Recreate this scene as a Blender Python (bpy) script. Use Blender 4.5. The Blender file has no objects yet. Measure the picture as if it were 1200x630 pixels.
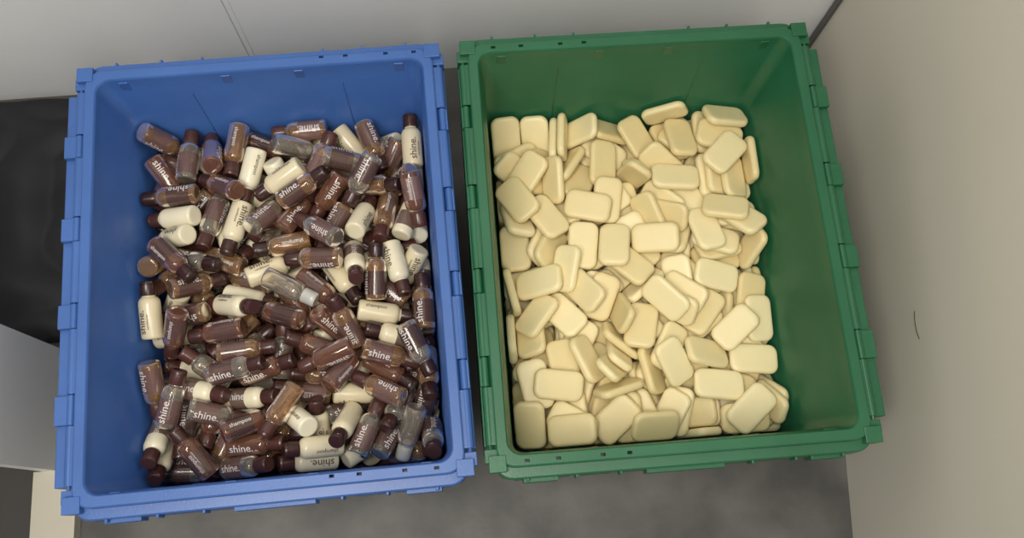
import bpy, bmesh, math, random, time
import numpy as np
from mathutils import Matrix, Vector, Euler, noise

T0=time.time()
sc=bpy.context.scene
sc.view_settings.view_transform='Standard'
col=bpy.context.collection

# ------------------------------------------------------------------ helpers
def new_mat(name,color,rough=.5,**kw):
    m=bpy.data.materials.new(name);m.use_nodes=True
    b=m.node_tree.nodes['Principled BSDF']
    b.inputs['Base Color'].default_value=(*color,1)
    b.inputs['Roughness'].default_value=rough
    for k,v in kw.items(): b.inputs[k.replace('_',' ')].default_value=v
    return m,b

def noisy_mat(name,c1,c2,scale=8,rough=.5,lo=.35,hi=.65,bump=0,bscale=200,detail=6,attr=False,**kw):
    m,b=new_mat(name,c1,rough,**kw)
    nt=m.node_tree;N=nt.nodes;L=nt.links
    tc=N.new('ShaderNodeTexCoord')
    n=N.new('ShaderNodeTexNoise');n.inputs['Scale'].default_value=scale;n.inputs['Detail'].default_value=detail
    L.new(tc.outputs['Object'],n.inputs['Vector'])
    r=N.new('ShaderNodeValToRGB')
    r.color_ramp.elements[0].position=lo;r.color_ramp.elements[0].color=(*c1,1)
    r.color_ramp.elements[1].position=hi;r.color_ramp.elements[1].color=(*c2,1)
    if attr:
        a=N.new('ShaderNodeAttribute');a.attribute_name='rnd'
        ad=N.new('ShaderNodeMath');ad.operation='MULTIPLY_ADD';ad.inputs[1].default_value=.35
        L.new(n.outputs['Fac'],ad.inputs[0]);
        sb=N.new('ShaderNodeMath');sb.operation='MULTIPLY_ADD';sb.inputs[1].default_value=.65
        L.new(a.outputs['Fac'],sb.inputs[0]);L.new(ad.outputs[0],sb.inputs[2])
        ad.inputs[2].default_value=0
        L.new(sb.outputs[0],r.inputs['Fac'])
    else:
        L.new(n.outputs['Fac'],r.inputs['Fac'])
    L.new(r.outputs['Color'],b.inputs['Base Color'])
    if bump:
        n2=N.new('ShaderNodeTexNoise');n2.inputs['Scale'].default_value=bscale
        L.new(tc.outputs['Object'],n2.inputs['Vector'])
        bp=N.new('ShaderNodeBump');bp.inputs['Strength'].default_value=bump;bp.inputs['Distance'].default_value=.001
        L.new(n2.outputs['Fac'],bp.inputs['Height']);L.new(bp.outputs['Normal'],b.inputs['Normal'])
    return m

def add_obj(name,V,F,mats,midx=None,parent=None,smooth=None,loc=None,rz=0):
    me=bpy.data.meshes.new(name);me.from_pydata([tuple(v) for v in V],[],F)
    for m in mats: me.materials.append(m)
    if midx is not None: me.polygons.foreach_set('material_index',midx)
    bm=bmesh.new();bm.from_mesh(me);bmesh.ops.recalc_face_normals(bm,faces=bm.faces);bm.to_mesh(me);bm.free()
    if smooth:
        me.polygons.foreach_set('use_smooth',[True]*len(me.polygons));me.set_sharp_from_angle(angle=math.radians(smooth))
    o=bpy.data.objects.new(name,me);col.objects.link(o)
    if parent: o.parent=parent
    if loc: o.location=loc
    o.rotation_euler[2]=rz
    return o

class MB:
    def __init__(s): s.V=[];s.F=[]
    def box(s,x0,x1,y0,y1,z0,z1):
        n=len(s.V)
        s.V+=[(x0,y0,z0),(x1,y0,z0),(x1,y1,z0),(x0,y1,z0),(x0,y0,z1),(x1,y0,z1),(x1,y1,z1),(x0,y1,z1)]
        s.F+=[tuple(n+i for i in f) for f in((0,3,2,1),(4,5,6,7),(0,1,5,4),(1,2,6,5),(2,3,7,6),(3,0,4,7))]
    def hexa(s,P):
        n=len(s.V);s.V+=P
        s.F+=[tuple(n+i for i in f) for f in((0,3,2,1),(4,5,6,7),(0,1,5,4),(1,2,6,5),(2,3,7,6),(3,0,4,7))]
    def cyl_y(s,x,z,r,y0,y1,n=12):
        k=len(s.V)
        for y in(y0,y1):
            for i in range(n):
                a=2*math.pi*i/n;s.V.append((x+r*math.cos(a),y,z+r*math.sin(a)))
        for i in range(n):
            j=(i+1)%n;s.F.append((k+i,k+j,k+n+j,k+n+i))
        s.F.append(tuple(k+i for i in range(n)));s.F.append(tuple(k+n+i for i in range(n)))
    def prism_x(s,poly,x0,x1):
        k=len(s.V);n=len(poly)
        for x in(x0,x1):
            for (y,z) in poly:s.V.append((x,y,z))
        for i in range(n):
            j=(i+1)%n;s.F.append((k+i,k+j,k+n+j,k+n+i))
        s.F.append(tuple(k+i for i in range(n)));s.F.append(tuple(k+n+i for i in range(n)))

def rrect(hx,hy,r,z,nc=6):
    out=[]
    for cx,cy,a0 in((hx-r,hy-r,0),(-hx+r,hy-r,90),(-hx+r,-hy+r,180),(hx-r,-hy+r,270)):
        for i in range(nc+1):
            a=math.radians(a0+90*i/nc);out.append((cx+r*math.cos(a),cy+r*math.sin(a),z))
    return out

# ------------------------------------------------------------------ tote crates
ZF=.036   # inside floor height of the tote
def make_crate(name,mat,loc,rz,lid_out):
    root=bpy.data.objects.new(name,None);col.objects.link(root);root.location=loc;root.rotation_euler[2]=rz
    prof=[(.1785,.2265,.012,ZF),(.1815,.2295,.014,ZF+.004),(.1962,.2442,.016,.288),(.1978,.2458,.016,.291),(.1993,.2473,.016,.316),
          (.2000,.2480,.016,.3185),(.2015,.2495,.017,.3200),(.2115,.2600,.020,.3200),(.2130,.2615,.021,.3188),(.2135,.2620,.021,.3100),
          (.2150,.2725,.020,.3090),(.2158,.2740,.020,.3075),(.2160,.2750,.020,.2860),(.2135,.2725,.019,.2860),(.2130,.2720,.019,.3060),
          (.2040,.2520,.020,.3060),(.2030,.2510,.020,.3000),(.1990,.2470,.020,.2850),(.1840,.2320,.020,.004),(.1810,.2290,.020,0)]
    V=[];F=[];n=28
    for p in prof: V+=rrect(p[0],p[1],p[2],p[3])
    for k in range(len(prof)-1):
        for i in range(n):
            j=(i+1)%n;F.append((k*n+i,k*n+j,(k+1)*n+j,(k+1)*n+i))
    F.append(tuple(range(n)));F.append(tuple((len(prof)-1)*n+i for i in range(n)))
    body=add_obj('body',V,F,[mat],parent=root,smooth=35)
    c=MB()
    for s in(-1,1):
        for x in(-.165,-.135,-.085,-.05,.0,.05,.085,.135,.165):
            w=.0028 if abs(x)>.01 else .008
            c.box(x-w,x+w,s*.2555-.0018,s*.2555+.0018,.30,.33)
        for y in(-.21,-.155,-.07,.04,.12,.20):
            c.box(s*.2072-.0013,s*.2072+.0013,y-.006,y+.006,.30,.33)
        for x in(-.15,-.105,-.03,.03,.105,.15):
            c.box(x-.006,x+.006,s*.274-.006,s*.274+.006,.280,.298)
    cut=add_obj('cutter',c.V,c.F,[mat])
    md=body.modifiers.new('b','BOOLEAN');md.object=cut;md.operation='DIFFERENCE';md.solver='EXACT'
    dg=bpy.context.evaluated_depsgraph_get()
    me=bpy.data.meshes.new_from_object(body.evaluated_get(dg));body.modifiers.clear();body.data=me
    bpy.data.objects.remove(cut)
    r=MB()
    def inner(z): t=(z-.04)/(.286-.04);return .1815+.0145*t,.2295+.0145*t
    z0,z1=.05,.280
    for s in(-1,1):
        for x in(-.095,.095):
            w=.0012
            (_,ya),(_,yb)=inner(z0),inner(z1);d=.0008
            P=[(x-w,s*(ya+.001),z0),(x+w,s*(ya+.001),z0),(x+w-.0005,s*(ya-d),z0),(x-w+.0005,s*(ya-d),z0),
               (x-w,s*(yb+.001),z1),(x+w,s*(yb+.001),z1),(x+w-.0005,s*(yb-d),z1),(x-w+.0005,s*(yb-d),z1)]
            r.hexa(P)
        for x in(-.18,-.125,-.075,.075,.125,.18):
            r.box(x-.0015,x+.0015,min(s*.2735,s*.2775),max(s*.2735,s*.2775),.287,.3085)
        for x,w in((-.165,.02),(0,.045),(.165,.02)):
            r.box(x-w,x+w,min(s*.272,s*.2785),max(s*.272,s*.2785),.276,.300)
        for x in(-.06,.06):
            r.box(x-.0015,x+.0015,min(s*.250,s*.273),max(s*.250,s*.273),.25,.30)
        r.box(-.062,.062,min(s*.262,s*.266),max(s*.262,s*.266),.25,.30)
        for sx in(-1,1):
            xs=sorted((sx*.203,sx*.2225));ys=sorted((s*.2475,s*.266))
            r.box(xs[0],xs[1],ys[0],ys[1],.296,.3215)
            xs=sorted((sx*.209,sx*.2265));ys=sorted((s*.240,s*.255))
            r.box(xs[0],xs[1],ys[0],ys[1],.290,.314)
    for s in(-1,1):
        for x in(-.17,-.045,.045,.17):
            ys=sorted((s*.2458,s*.2482));r.box(x-.006,x+.006,ys[0],ys[1],.294,.3125)
    rb=add_obj('ribs_and_lugs',r.V,r.F,[mat],parent=root)
    bv=rb.modifiers.new('bev','BEVEL');bv.width=.0008;bv.segments=2
    for si,s in enumerate((-1,1)):
        h=MB();l=MB();hx=.2195;hz=.3110;ox=lid_out[si]
        cuts=[-.236,-.17,-.135,-.06,-.03,.045,.075,.15,.18,.236]
        for i in range(len(cuts)-1):
            y0,y1=cuts[i]+.0006,cuts[i+1]-.0006
            if i%2==0:
                h.cyl_y(s*hx,hz,.0050,y0,y1,16)
                xs=sorted((s*.2125,s*hx));h.box(xs[0],xs[1],y0,y1,.307,.3155)
            else:
                l.cyl_y(s*hx,hz,.0046,y0,y1,16)
                xs=sorted((s*(hx-.001),s*(ox-.0005)));l.box(xs[0],xs[1],y0+.0005,y1-.0005,.3035,.3130)
        h.cyl_y(s*hx,hz,.0022,-.240,.240)
        add_obj('hinge_'+('left','right')[si],h.V,h.F,[mat],parent=root,smooth=30)
        zt=.3045;zb=.135
        poly=[(-.236,zt),(-.236,zb)]
        nt=6;w=.472/nt
        for i in range(nt):
            y=-.236+i*w
            poly+=[(y+.2*w,zb),(y+.35*w,zb-.035),(y+.65*w,zb-.035),(y+.8*w,zb)]
        poly+=[(.236,zb),(.236,zt)]
        xs=sorted((s*(ox-.0028),s*ox))
        l.prism_x(poly,xs[0],xs[1])
        inn=sorted((s*.2185,s*(ox-.001)))
        if ox>.23:
            l.box(inn[0],inn[1],-.236,-.2335,zb,zt);l.box(inn[0],inn[1],.2335,.236,zb,zt)
            l.box(inn[0],inn[1],-.236,.236,zt-.0028,zt+.0005)
            for y in(-.15,-.075,0,.075,.15): l.box(inn[0],inn[1],y-.001,y+.001,zb,zt-.001)
        l2=add_obj('lid_flap_'+('left','right')[si],l.V,l.F,[mat],parent=root,smooth=30)
        bv=l2.modifiers.new('bev','BEVEL');bv.width=.0006;bv.segments=1;bv.limit_method='ANGLE'
    return root

blue=noisy_mat('blue_plastic',(.036,.105,.335),(.048,.130,.395),scale=6,rough=.38,bump=.15,bscale=350)
green=noisy_mat('green_plastic',(.012,.098,.042),(.020,.126,.058),scale=6,rough=.36,bump=.15,bscale=350)
BL=((-.2359,-.0048,0),.0174);GR=((.23,0,0),0.0)
make_crate('blue_tote_crate',blue,BL[0],BL[1],(.2380,.2262))
make_crate('green_tote_crate',green,GR[0],GR[1],(.2262,.2380))

# ------------------------------------------------------------------ rigid body settling (x10 scale)
BS=.86      # bottle scale
SA,SB,SCZ=.0335,.0210,.0058
def simulate():
    S=10;rng=random.Random(7)
    tmp=[]
    def hull(name,V,F,loc):
        me=bpy.data.meshes.new(name);me.from_pydata(V,[],F);o=bpy.data.objects.new(name,me);col.objects.link(o);o.location=loc;tmp.append(o);return o
    CF=[(0,3,2,1),(4,5,6,7),(0,1,5,4),(1,2,6,5),(2,3,7,6),(3,0,4,7)]
    bpy.ops.rigidbody.world_add()
    passive=[]
    zf=ZF*S
    def room(ox):
        z0,z1=-.5,40
        f=lambda z,b:b+.0575*(z-.40)
        passive.append(hull('pf',[(-4,-4,-2),(4,-4,-2),(4,4,-2),(-4,4,-2),(-4,-4,zf),(4,-4,zf),(4,4,zf),(-4,4,zf)],CF,(ox,0,0)))
        for s in(-1,1):
            a,b=f(z0,1.79),f(z1,1.79)
            passive.append(hull('px',[(s*a,-6,z0),(s*7,-6,z0),(s*7,6,z0),(s*a,6,z0),(s*b,-6,z1),(s*7,-6,z1),(s*7,6,z1),(s*b,6,z1)],CF,(ox,0,0)))
            a,b=f(z0,2.27),f(z1,2.27)
            passive.append(hull('py',[(-6,s*a,z0),(6,s*a,z0),(6,s*8,z0),(-6,s*8,z0),(-6,s*b,z1),(6,s*b,z1),(6,s*8,z1),(-6,s*8,z1)],CF,(ox,0,0)))
    room(0);room(20)
    def ring(pts,levels):
        V=[];F=[];n=len(pts)
        for sc_,z in levels:
            for x,y in pts:V.append((x*sc_,y*sc_,z))
        for k in range(len(levels)-1):
            for i in range(n):
                j=(i+1)%n;F.append((k*n+i,k*n+j,(k+1)*n+j,(k+1)*n+i))
        F.append(tuple(range(n)));F.append(tuple((len(levels)-1)*n+i for i in range(n)))
        return V,F
    a,b,c=SA*S,SB*S,SCZ*S
    pts=[(a,b*.55),(a*.72,b),(-a*.72,b),(-a,b*.55),(-a,-b*.55),(-a*.72,-b),(a*.72,-b),(a,-b*.55)]
    sv,sf=ring(pts,[(.86,-c),(1,-c*.35),(1,c*.35),(.86,c)])
    bv=[];bf=[];n=8;prof=[(-.43,.14),(-.40,.163),(.12,.163),(.20,.118),(.43,.118)]
    for x,r in prof:
        for i in range(n):
            t=2*math.pi*i/n;bv.append((x*BS,r*BS*math.cos(t),r*BS*math.sin(t)))
    for k in range(len(prof)-1):
        for i in range(n):
            j=(i+1)%n;bf.append((k*n+i,k*n+j,(k+1)*n+j,(k+1)*n+i))
    bf.append(tuple(range(n)));bf.append(tuple((len(prof)-1)*n+i for i in range(n)))
    ms=bpy.data.meshes.new('ms');ms.from_pydata(sv,[],sf)
    mb=bpy.data.meshes.new('mb');mb.from_pydata(bv,[],bf)
    soaps=[];bots=[]
    def spawn(me,ox,count,nx,ny,dz,lst,flat,yo=0):
        k=0;z=.7
        while k<count:
            for i in range(nx):
                for j in range(ny):
                    if k>=count:break
                    o=bpy.data.objects.new('a',me);col.objects.link(o)
                    o.location=(ox+(i-(nx-1)/2)*3.0/nx+rng.uniform(-.1,.1),(j-(ny-1)/2)*4.0/ny+rng.uniform(-.1,.1)+yo,z+rng.uniform(-.1,.1))
                    o.rotation_euler=(rng.uniform(-flat,flat),rng.uniform(-flat,flat),rng.uniform(0,6.28))
                    lst.append(o);k+=1
            z+=dz
    spawn(ms,0,NS,4,5,.5,soaps,.35)
    spawn(mb,20,NB,4,5,.72,bots,.7,.12)
    bpy.ops.object.select_all(action='DESELECT')
    for o in passive:o.select_set(True)
    bpy.context.view_layer.objects.active=passive[0]
    bpy.ops.rigidbody.objects_add(type='PASSIVE')
    bpy.ops.object.select_all(action='DESELECT')
    for o in soaps+bots:o.select_set(True)
    bpy.context.view_layer.objects.active=soaps[0]
    bpy.ops.rigidbody.objects_add(type='ACTIVE')
    for o in passive+soaps+bots:
        rb=o.rigid_body;rb.collision_shape='CONVEX_HULL';rb.use_margin=True;rb.collision_margin=.004
        rb.friction=.45;rb.restitution=0
    for o in soaps: o.rigid_body.friction=.30
    for o in soaps+bots:
        o.rigid_body.linear_damping=.06;o.rigid_body.angular_damping=.2
    w=sc.rigidbody_world;w.substeps_per_frame=6;w.solver_iterations=12
    END=145
    w.point_cache.frame_end=END;sc.frame_end=END
    for f in range(1,END+1): sc.frame_set(f)
    dg=bpy.context.evaluated_depsgraph_get()
    def grab(lst,ox):
        out=[]
        for o in lst:
            m=o.evaluated_get(dg).matrix_world.copy();t=m.translation
            t=Vector(((t.x-ox)/S,t.y/S,t.z/S));q=m.to_quaternion()
            if abs(t.x)<.21 and abs(t.y)<.26 and 0<t.z<.29: out.append((t,q))
        return out
    A=grab(soaps,0);B=grab(bots,20)
    bpy.ops.rigidbody.world_remove()
    for o in passive+soaps+bots: bpy.data.objects.remove(o)
    sc.frame_set(1);sc.frame_end=250
    return A,B
NS,NB=435,405
ts=time.time()
SO,BO=simulate()
tsim=time.time()-ts

# ------------------------------------------------------------------ mass join
def join_pile(name,protos,insts,mats,loc,rz,smooth):
    VV=[];FF=[];MM=[];RR=[];k=0
    for pi,mx,r in insts:
        V,F,M=protos[pi];A=np.array(mx)
        W=V@A[:3,:3].T+A[:3,3]
        VV.append(W);FF+=[tuple(i+k for i in f) for f in F];MM+=M;RR.append(np.full(len(V),r));k+=len(V)
    VV=np.concatenate(VV)
    me=bpy.data.meshes.new(name);me.from_pydata(VV.tolist(),[],FF)
    for m in mats:me.materials.append(m)
    me.polygons.foreach_set('material_index',MM)
    me.polygons.foreach_set('use_smooth',[True]*len(me.polygons))
    me.set_sharp_from_angle(angle=math.radians(smooth))
    at=me.attributes.new('rnd','FLOAT','POINT');at.data.foreach_set('value',np.concatenate(RR))
    o=bpy.data.objects.new(name,me);col.objects.link(o);o.location=loc;o.rotation_euler[2]=rz
    return o

def soap_proto(a=SA,b=SB,c=SCZ,r=.0120,bend=0.):
    lv=[(.012,.97),(.0060,1.0),(.0033,.95),(.0015,.78),(.0004,.42),(0,0),(.0004,-.42),(.0015,-.78),(.0033,-.95),(.0060,-1.0),(.012,-.97)]
    V=[];F=[]
    for ins,z in lv:
        rr=max(r-ins*.6,.003)
        V+=rrect(a-ins,b-ins,rr,c*z,6)
    n=28
    for k in range(len(lv)-1):
        for i in range(n):
            j=(i+1)%n;F.append((k*n+j,k*n+i,(k+1)*n+i,(k+1)*n+j))
    k=len(V);V.append((0,0,c*.96));V.append((0,0,-c*.96))
    for i in range(n):
        j=(i+1)%n;F.append((i,j,k));b0=(len(lv)-1)*n;F.append((b0+j,b0+i,k+1))
    V=np.array(V)
    V[:,2]+=bend*(V[:,0]/a)**2*.001
    return V,F,[0]*len(F)
rng=random.Random(3)
soapm=noisy_mat('soap_cream',(.74,.60,.30),(.89,.775,.465),scale=14,rough=.42,lo=.1,hi=.85,attr=True,bump=.2,bscale=160,
    Subsurface_Weight=.12,Subsurface_Scale=.006)
sp=[soap_proto(),soap_proto(bend=1.0),soap_proto(b=SB*.97,c=SCZ*.95,bend=-.9)]
ins=[]
for t,q in SO:
    m=Matrix.Translation(t)@q.to_matrix().to_4x4()@Matrix.Scale(rng.uniform(.96,1.02),4)
    ins.append((rng.randrange(3),m,rng.random()))
join_pile('soap_bar_pile',sp,ins,[soapm],GR[0],GR[1],60)

def text_mesh(word,size,off):
    cu=bpy.data.curves.new('t','FONT');cu.body=word;cu.size=size;cu.align_x='CENTER';cu.align_y='CENTER';cu.offset=off;cu.resolution_u=3
    o=bpy.data.objects.new('t',cu);col.objects.link(o)
    dg=bpy.context.evaluated_depsgraph_get();dg.update()
    me=bpy.data.meshes.new_from_object(o.evaluated_get(dg))
    bm=bmesh.new();bm.from_mesh(me)
    ys=[v.co.y for v in bm.verts];mid=(min(ys)+max(ys))/2
    for v in bm.verts:v.co.y-=mid
    y0,y1=min(ys)-mid,max(ys)-mid
    for i in range(1,8):
        y=y0+(y1-y0)*i/8
        bmesh.ops.bisect_plane(bm,geom=bm.verts[:]+bm.edges[:]+bm.faces[:],plane_co=(0,y,0),plane_no=(0,1,0))
    bmesh.ops.remove_doubles(bm,verts=bm.verts,dist=1e-7)
    V=np.array([v.co[:] for v in bm.verts]);bm.verts.index_update()
    F=[tuple(v.index for v in f.verts) for f in bm.faces];bm.free()
    bpy.data.objects.remove(o)
    return V,F
TW=text_mesh('shine.',.0158,.0001);TS=text_mesh('conditioner',.0050,.00005);TH=text_mesh('shampoo',.0088,.00005)

def lathe(prof,n,mat,close0=True,close1=True):
    V=[];F=[];M=[]
    for x,r in prof:
        for i in range(n):
            a=2*math.pi*i/n;V.append((x,r*math.cos(a),r*math.sin(a)))
    for k in range(len(prof)-1):
        for i in range(n):
            j=(i+1)%n;F.append((k*n+j,k*n+i,(k+1)*n+i,(k+1)*n+j))
    if close0:F.append(tuple(range(n)))
    if close1:F.append(tuple((len(prof)-1)*n+i for i in reversed(range(n))))
    return V,F,[mat]*len(F)
def wrap(T,R,xc,ang0,dv=0):
    V,F=T;X=V[:,0]+xc;A=ang0-(V[:,1]+dv)/R
    return np.stack([X,R*np.cos(A),R*np.sin(A)],1),F
def bottle_proto(body_m,cap_m,label_m,text_m,words,lx=(-.0350,.0005)):
    P=[lathe([(-.0425,.004),(-.043,.0118),(-.0426,.0142),(-.0412,.0156),(-.039,.0162),(.008,.0162),(.0125,.0158),(.0160,.0144),(.0185,.0122),(.0198,.0100),(.0225,.0096)],22,body_m)]
    P.append(lathe([(.0218,.0098),(.0218,.0116),(.0225,.0119),(.0375,.0117),(.0378,.0112),(.0383,.0116),(.0420,.0114),(.0432,.0104),(.0434,.003)],22,cap_m))
    if label_m is not None:
        P.append(lathe([(lx[0],.01625),(lx[0],.01638),(lx[1],.01638),(lx[1],.01625)],28,label_m,False,False))
    for (T,ang,xc,dv) in words:
        V,F=wrap(T,.01655,xc,ang,dv);P.append((V,F,[text_m]*len(F)))
    VV=[];FF=[];MM=[];k=0
    for V,F,M in P:
        VV.append(np.array(V));FF+=[tuple(i+k for i in f) for f in F];MM+=M;k+=len(V)
    return np.concatenate(VV),FF,MM
def liquid(name,c,tr,rough=.08,ior=1.4):
    m,b=new_mat(name,c,rough,Transmission_Weight=tr,IOR=ior)
    b.inputs['Coat Weight'].default_value=.5
    return m
M_cream=noisy_mat('lotion_bottle_ivory',(.66,.57,.38),(.82,.76,.58),scale=10,rough=.22,attr=True,lo=.2,hi=.8)
M_amber=liquid('amber_liquid_bottle',(.66,.38,.18),.82)
M_dark=liquid('dark_brown_liquid_bottle',(.28,.12,.070),.62)
M_clear=liquid('clear_plastic_bottle',(.78,.70,.58),.88,.06,1.35)
M_cap=noisy_mat('brown_cap',(.030,.011,.010),(.082,.030,.024),scale=10,rough=.24,attr=True,lo=.2,hi=.8)
M_capw=liquid('clear_cap',(.75,.75,.70),.5,.2)
M_label=noisy_mat('mauve_brown_label',(.050,.022,.019),(.215,.120,.105),scale=12,rough=.18,attr=True,lo=.1,hi=.85,Coat_Weight=.5,Alpha=.76)
M_white,_=new_mat('white_print',(.64,.60,.58),.4)
M_black,_=new_mat('dark_print',(.07,.04,.035),.5)
mats=[M_cream,M_amber,M_dark,M_clear,M_cap,M_capw,M_label,M_white,M_black]
p=math.pi
X0=-.0170
two=lambda T,x=X0:[(T,0.,x,0),(T,p,x,0)]
wc=[(TW,0.,X0,.001),(TS,0.,X0,-.0085),(TW,p,X0,.001),(TS,p,X0,-.0085)]
protos=[bottle_proto(0,4,None,8,wc),
        bottle_proto(0,4,None,8,two(TH)),
        bottle_proto(1,4,6,7,two(TW)),
        bottle_proto(3,4,6,7,two(TW)),
        bottle_proto(2,4,6,7,two(TH)),
        bottle_proto(2,4,None,7,two(TW)),
        bottle_proto(3,5,None,8,two(TH)),
        bottle_proto(1,4,None,7,two(TH)),
        bottle_proto(0,4,6,7,two(TW),(-.030,-.004))]
weights=[19,10,24,12,12,8,3,8,5]
rng=random.Random(11)
ins=[]
for t,q in BO:
    k=rng.choices(range(9),weights)[0]
    roll=rng.uniform(0,2*p)
    mw=q.to_matrix();yv=mw@Vector((0,1,0));zv=mw@Vector((0,0,1))
    if rng.random()<.5:
        roll=math.atan2(zv.z,yv.z)+rng.uniform(-.7,.7)
    m=Matrix.Translation(t)@mw.to_4x4()@Matrix.Rotation(roll,4,'X')@Matrix.Scale(BS,4)
    ins.append((k,m,rng.random()))
join_pile('toiletry_bottle_pile',protos,ins,mats,BL[0],BL[1],40)

# ------------------------------------------------------------------ room
floorm=noisy_mat('worn_grey_floor',(.050,.048,.046),(.120,.116,.108),scale=9,rough=.5,lo=.35,hi=.68,bump=.3,bscale=60,detail=10)
wallm=noisy_mat('white_wall_panel',(.80,.81,.815),(.89,.895,.90),scale=3,rough=.4,lo=.3,hi=.7)
rwallm=noisy_mat('beige_wall_paint',(.63,.59,.50),(.68,.645,.55),scale=2.2,rough=.5,lo=.3,hi=.7,bump=.1,bscale=300)
trimm,_=new_mat('dark_trim',(.10,.095,.09),.5)
f=MB();f.box(-2.2,1.2,-2.2,.9,-.05,0);add_obj('floor',f.V,f.F,[floorm])
ang=math.atan2(.022,1.321)
w=MB();w.box(-2.0,-.3130,0,.05,0,2.3);w.box(-.3110,1.3215,0,.05,0,2.3);w.box(-.314,-.310,.003,.05,0,2.3)
ow=add_obj('wall_back',w.V,w.F,[wallm],loc=(0,.390+.726*math.tan(ang),0),rz=ang)
s=MB();s.box(-.3095,-.3035,-.0016,.001,0,2.3)
add_obj('trim_1',s.V,s.F,[wallm],loc=(0,.390+.726*math.tan(ang),0),rz=ang)
d=Vector((-.069,-.793,0)).normalized();nrm=Vector((-d.y,d.x,0))
if nrm.x<0:nrm=-nrm
def wp(s_,o_,z):return tuple(Vector((.595,.412,z))+d*s_+nrm*o_)
V=[wp(-.02,0,0),wp(2.4,0,0),wp(2.4,.05,0),wp(-.02,.05,0),wp(-.02,0,2.3),wp(2.4,0,2.3),wp(2.4,.05,2.3),wp(-.02,.05,2.3)]
F=[(0,3,2,1),(4,5,6,7),(0,1,5,4),(1,2,6,5),(2,3,7,6),(3,0,4,7)]
add_obj('wall_right',V,F,[rwallm])
V=[wp(.003,-.005,0),wp(.014,-.005,0),wp(.014,.0,0),wp(.003,.0,0),wp(.003,-.005,2.3),wp(.014,-.005,2.3),wp(.014,0,2.3),wp(.003,0,2.3)]
add_obj('trim_2',V,F,[trimm])
cu=bpy.data.curves.new('hair_strand','CURVE');cu.dimensions='3D';cu.bevel_depth=.0005
spn=cu.splines.new('POLY');c0=Vector((.548,-.1256,.258));spn.points.add(6)
dd=(c0-Vector((.595,.412,0))).dot(d)
for i in range(7):
    u=(i-3)/3;pt=Vector((.595,.412,0))+d*(dd+.018*u)-nrm*.0006;pt.z=.258+.004*u*u+.002*u
    spn.points[i].co=(*pt,1)
hm,_=new_mat('hair_black',(.03,.025,.02),.5);cu.materials.append(hm)
ho=bpy.data.objects.new('hair_strand',cu);col.objects.link(ho)

# ------------------------------------------------------------------ cabinet at left
cabm=noisy_mat('cabinet_white_paint',(.80,.80,.78),(.87,.87,.85),scale=3,rough=.45)
cabb=noisy_mat('cabinet_beige_base',(.48,.45,.37),(.54,.51,.42),scale=4,rough=.5)
darkm,_=new_mat('painted_opening_dark',(.04,.036,.032),.7)
cab=bpy.data.objects.new('white_cabinet',None);col.objects.link(cab)
m=MB();m.box(-.615,-.597,-.200,-.027,0,.75);add_obj('side_panel',m.V,m.F,[cabm],parent=cab)
m=MB();m.box(-1.15,-.615,-.045,-.027,0,.75);add_obj('back_panel',m.V,m.F,[cabm],parent=cab)
m=MB();m.box(-1.15,-.597,-.200,-.027,.75,.768);add_obj('top_panel',m.V,m.F,[cabm],parent=cab)
m=MB();m.box(-.628,-.568,-.75,-.200,0,.02);add_obj('base_rail',m.V,m.F,[cabb],parent=cab)
m=MB();m.box(-1.15,-.628,-.75,-.045,0,.008);add_obj('opening_shade_slab',m.V,m.F,[darkm],parent=cab)  # slab whose dark colour stands in for the shade of the cabinet opening

# ------------------------------------------------------------------ crumpled dark sheet, added to fill the dark area at left
bm=bmesh.new();bmesh.ops.create_grid(bm,x_segments=90,y_segments=90,size=.5)
for v in bm.verts:
    x,y=v.co.x*2,v.co.y*2
    e=max(0,1-(abs(x)**8+abs(y)**8))**.5
    nz=noise.fractal(Vector((x*1.6,y*1.6,3)),1,2,3)
    rd=abs(noise.noise(Vector((x*2.6,y*2.6,9))))
    v.co=Vector((x*.225,y*.198,.003+e*(.020+.008*nz+.020*rd)))
me=bpy.data.meshes.new('dark_filler_sheet');bm.to_mesh(me);bm.free()
for pl in me.polygons:pl.use_smooth=True
fillerm,_=new_mat('dark_filler_matte',(.009,.009,.012),.7);me.materials.append(fillerm)
o=bpy.data.objects.new('dark_filler_sheet',me);col.objects.link(o);o.location=(-.71,.186,0)

# ------------------------------------------------------------------ light, world, camera
w=bpy.data.worlds.new('w');sc.world=w;w.use_nodes=True
w.node_tree.nodes['Background'].inputs[0].default_value=(1,.99,.97,1);w.node_tree.nodes['Background'].inputs[1].default_value=.27
def area(name,loc,sx,sy,e,colr,tgt):
    l=bpy.data.lights.new(name,'AREA');l.shape='RECTANGLE';l.size=sx;l.size_y=sy;l.energy=e;l.color=colr
    o=bpy.data.objects.new(name,l);col.objects.link(o);o.location=loc
    o.rotation_euler=(Vector(tgt)-Vector(loc)).to_track_quat('-Z','Y').to_euler();return o
area('added_fill_light',(-.55,-.58,2.45),.4,1.2,35,(1,.955,.87),(0,0.1,.1))
area('added_fill_light',(.25,-1.2,2.4),.4,1.2,14,(1,.955,.87),(-.3,0.1,0))  # weaker fill lamp, added to brighten the cabinet side and soften shadows
cam=bpy.data.cameras.new('camera');co=bpy.data.objects.new('camera',cam);col.objects.link(co)
co.location=(-.0036,-.3161,1.3358);co.rotation_euler=(.2731,-.0314,-.0792)
cam.sensor_fit='HORIZONTAL';cam.sensor_width=36;cam.lens=1054.8/1200*36;cam.clip_start=.01
sc.camera=co
print('TOTAL',time.time()-T0,'sim',tsim)
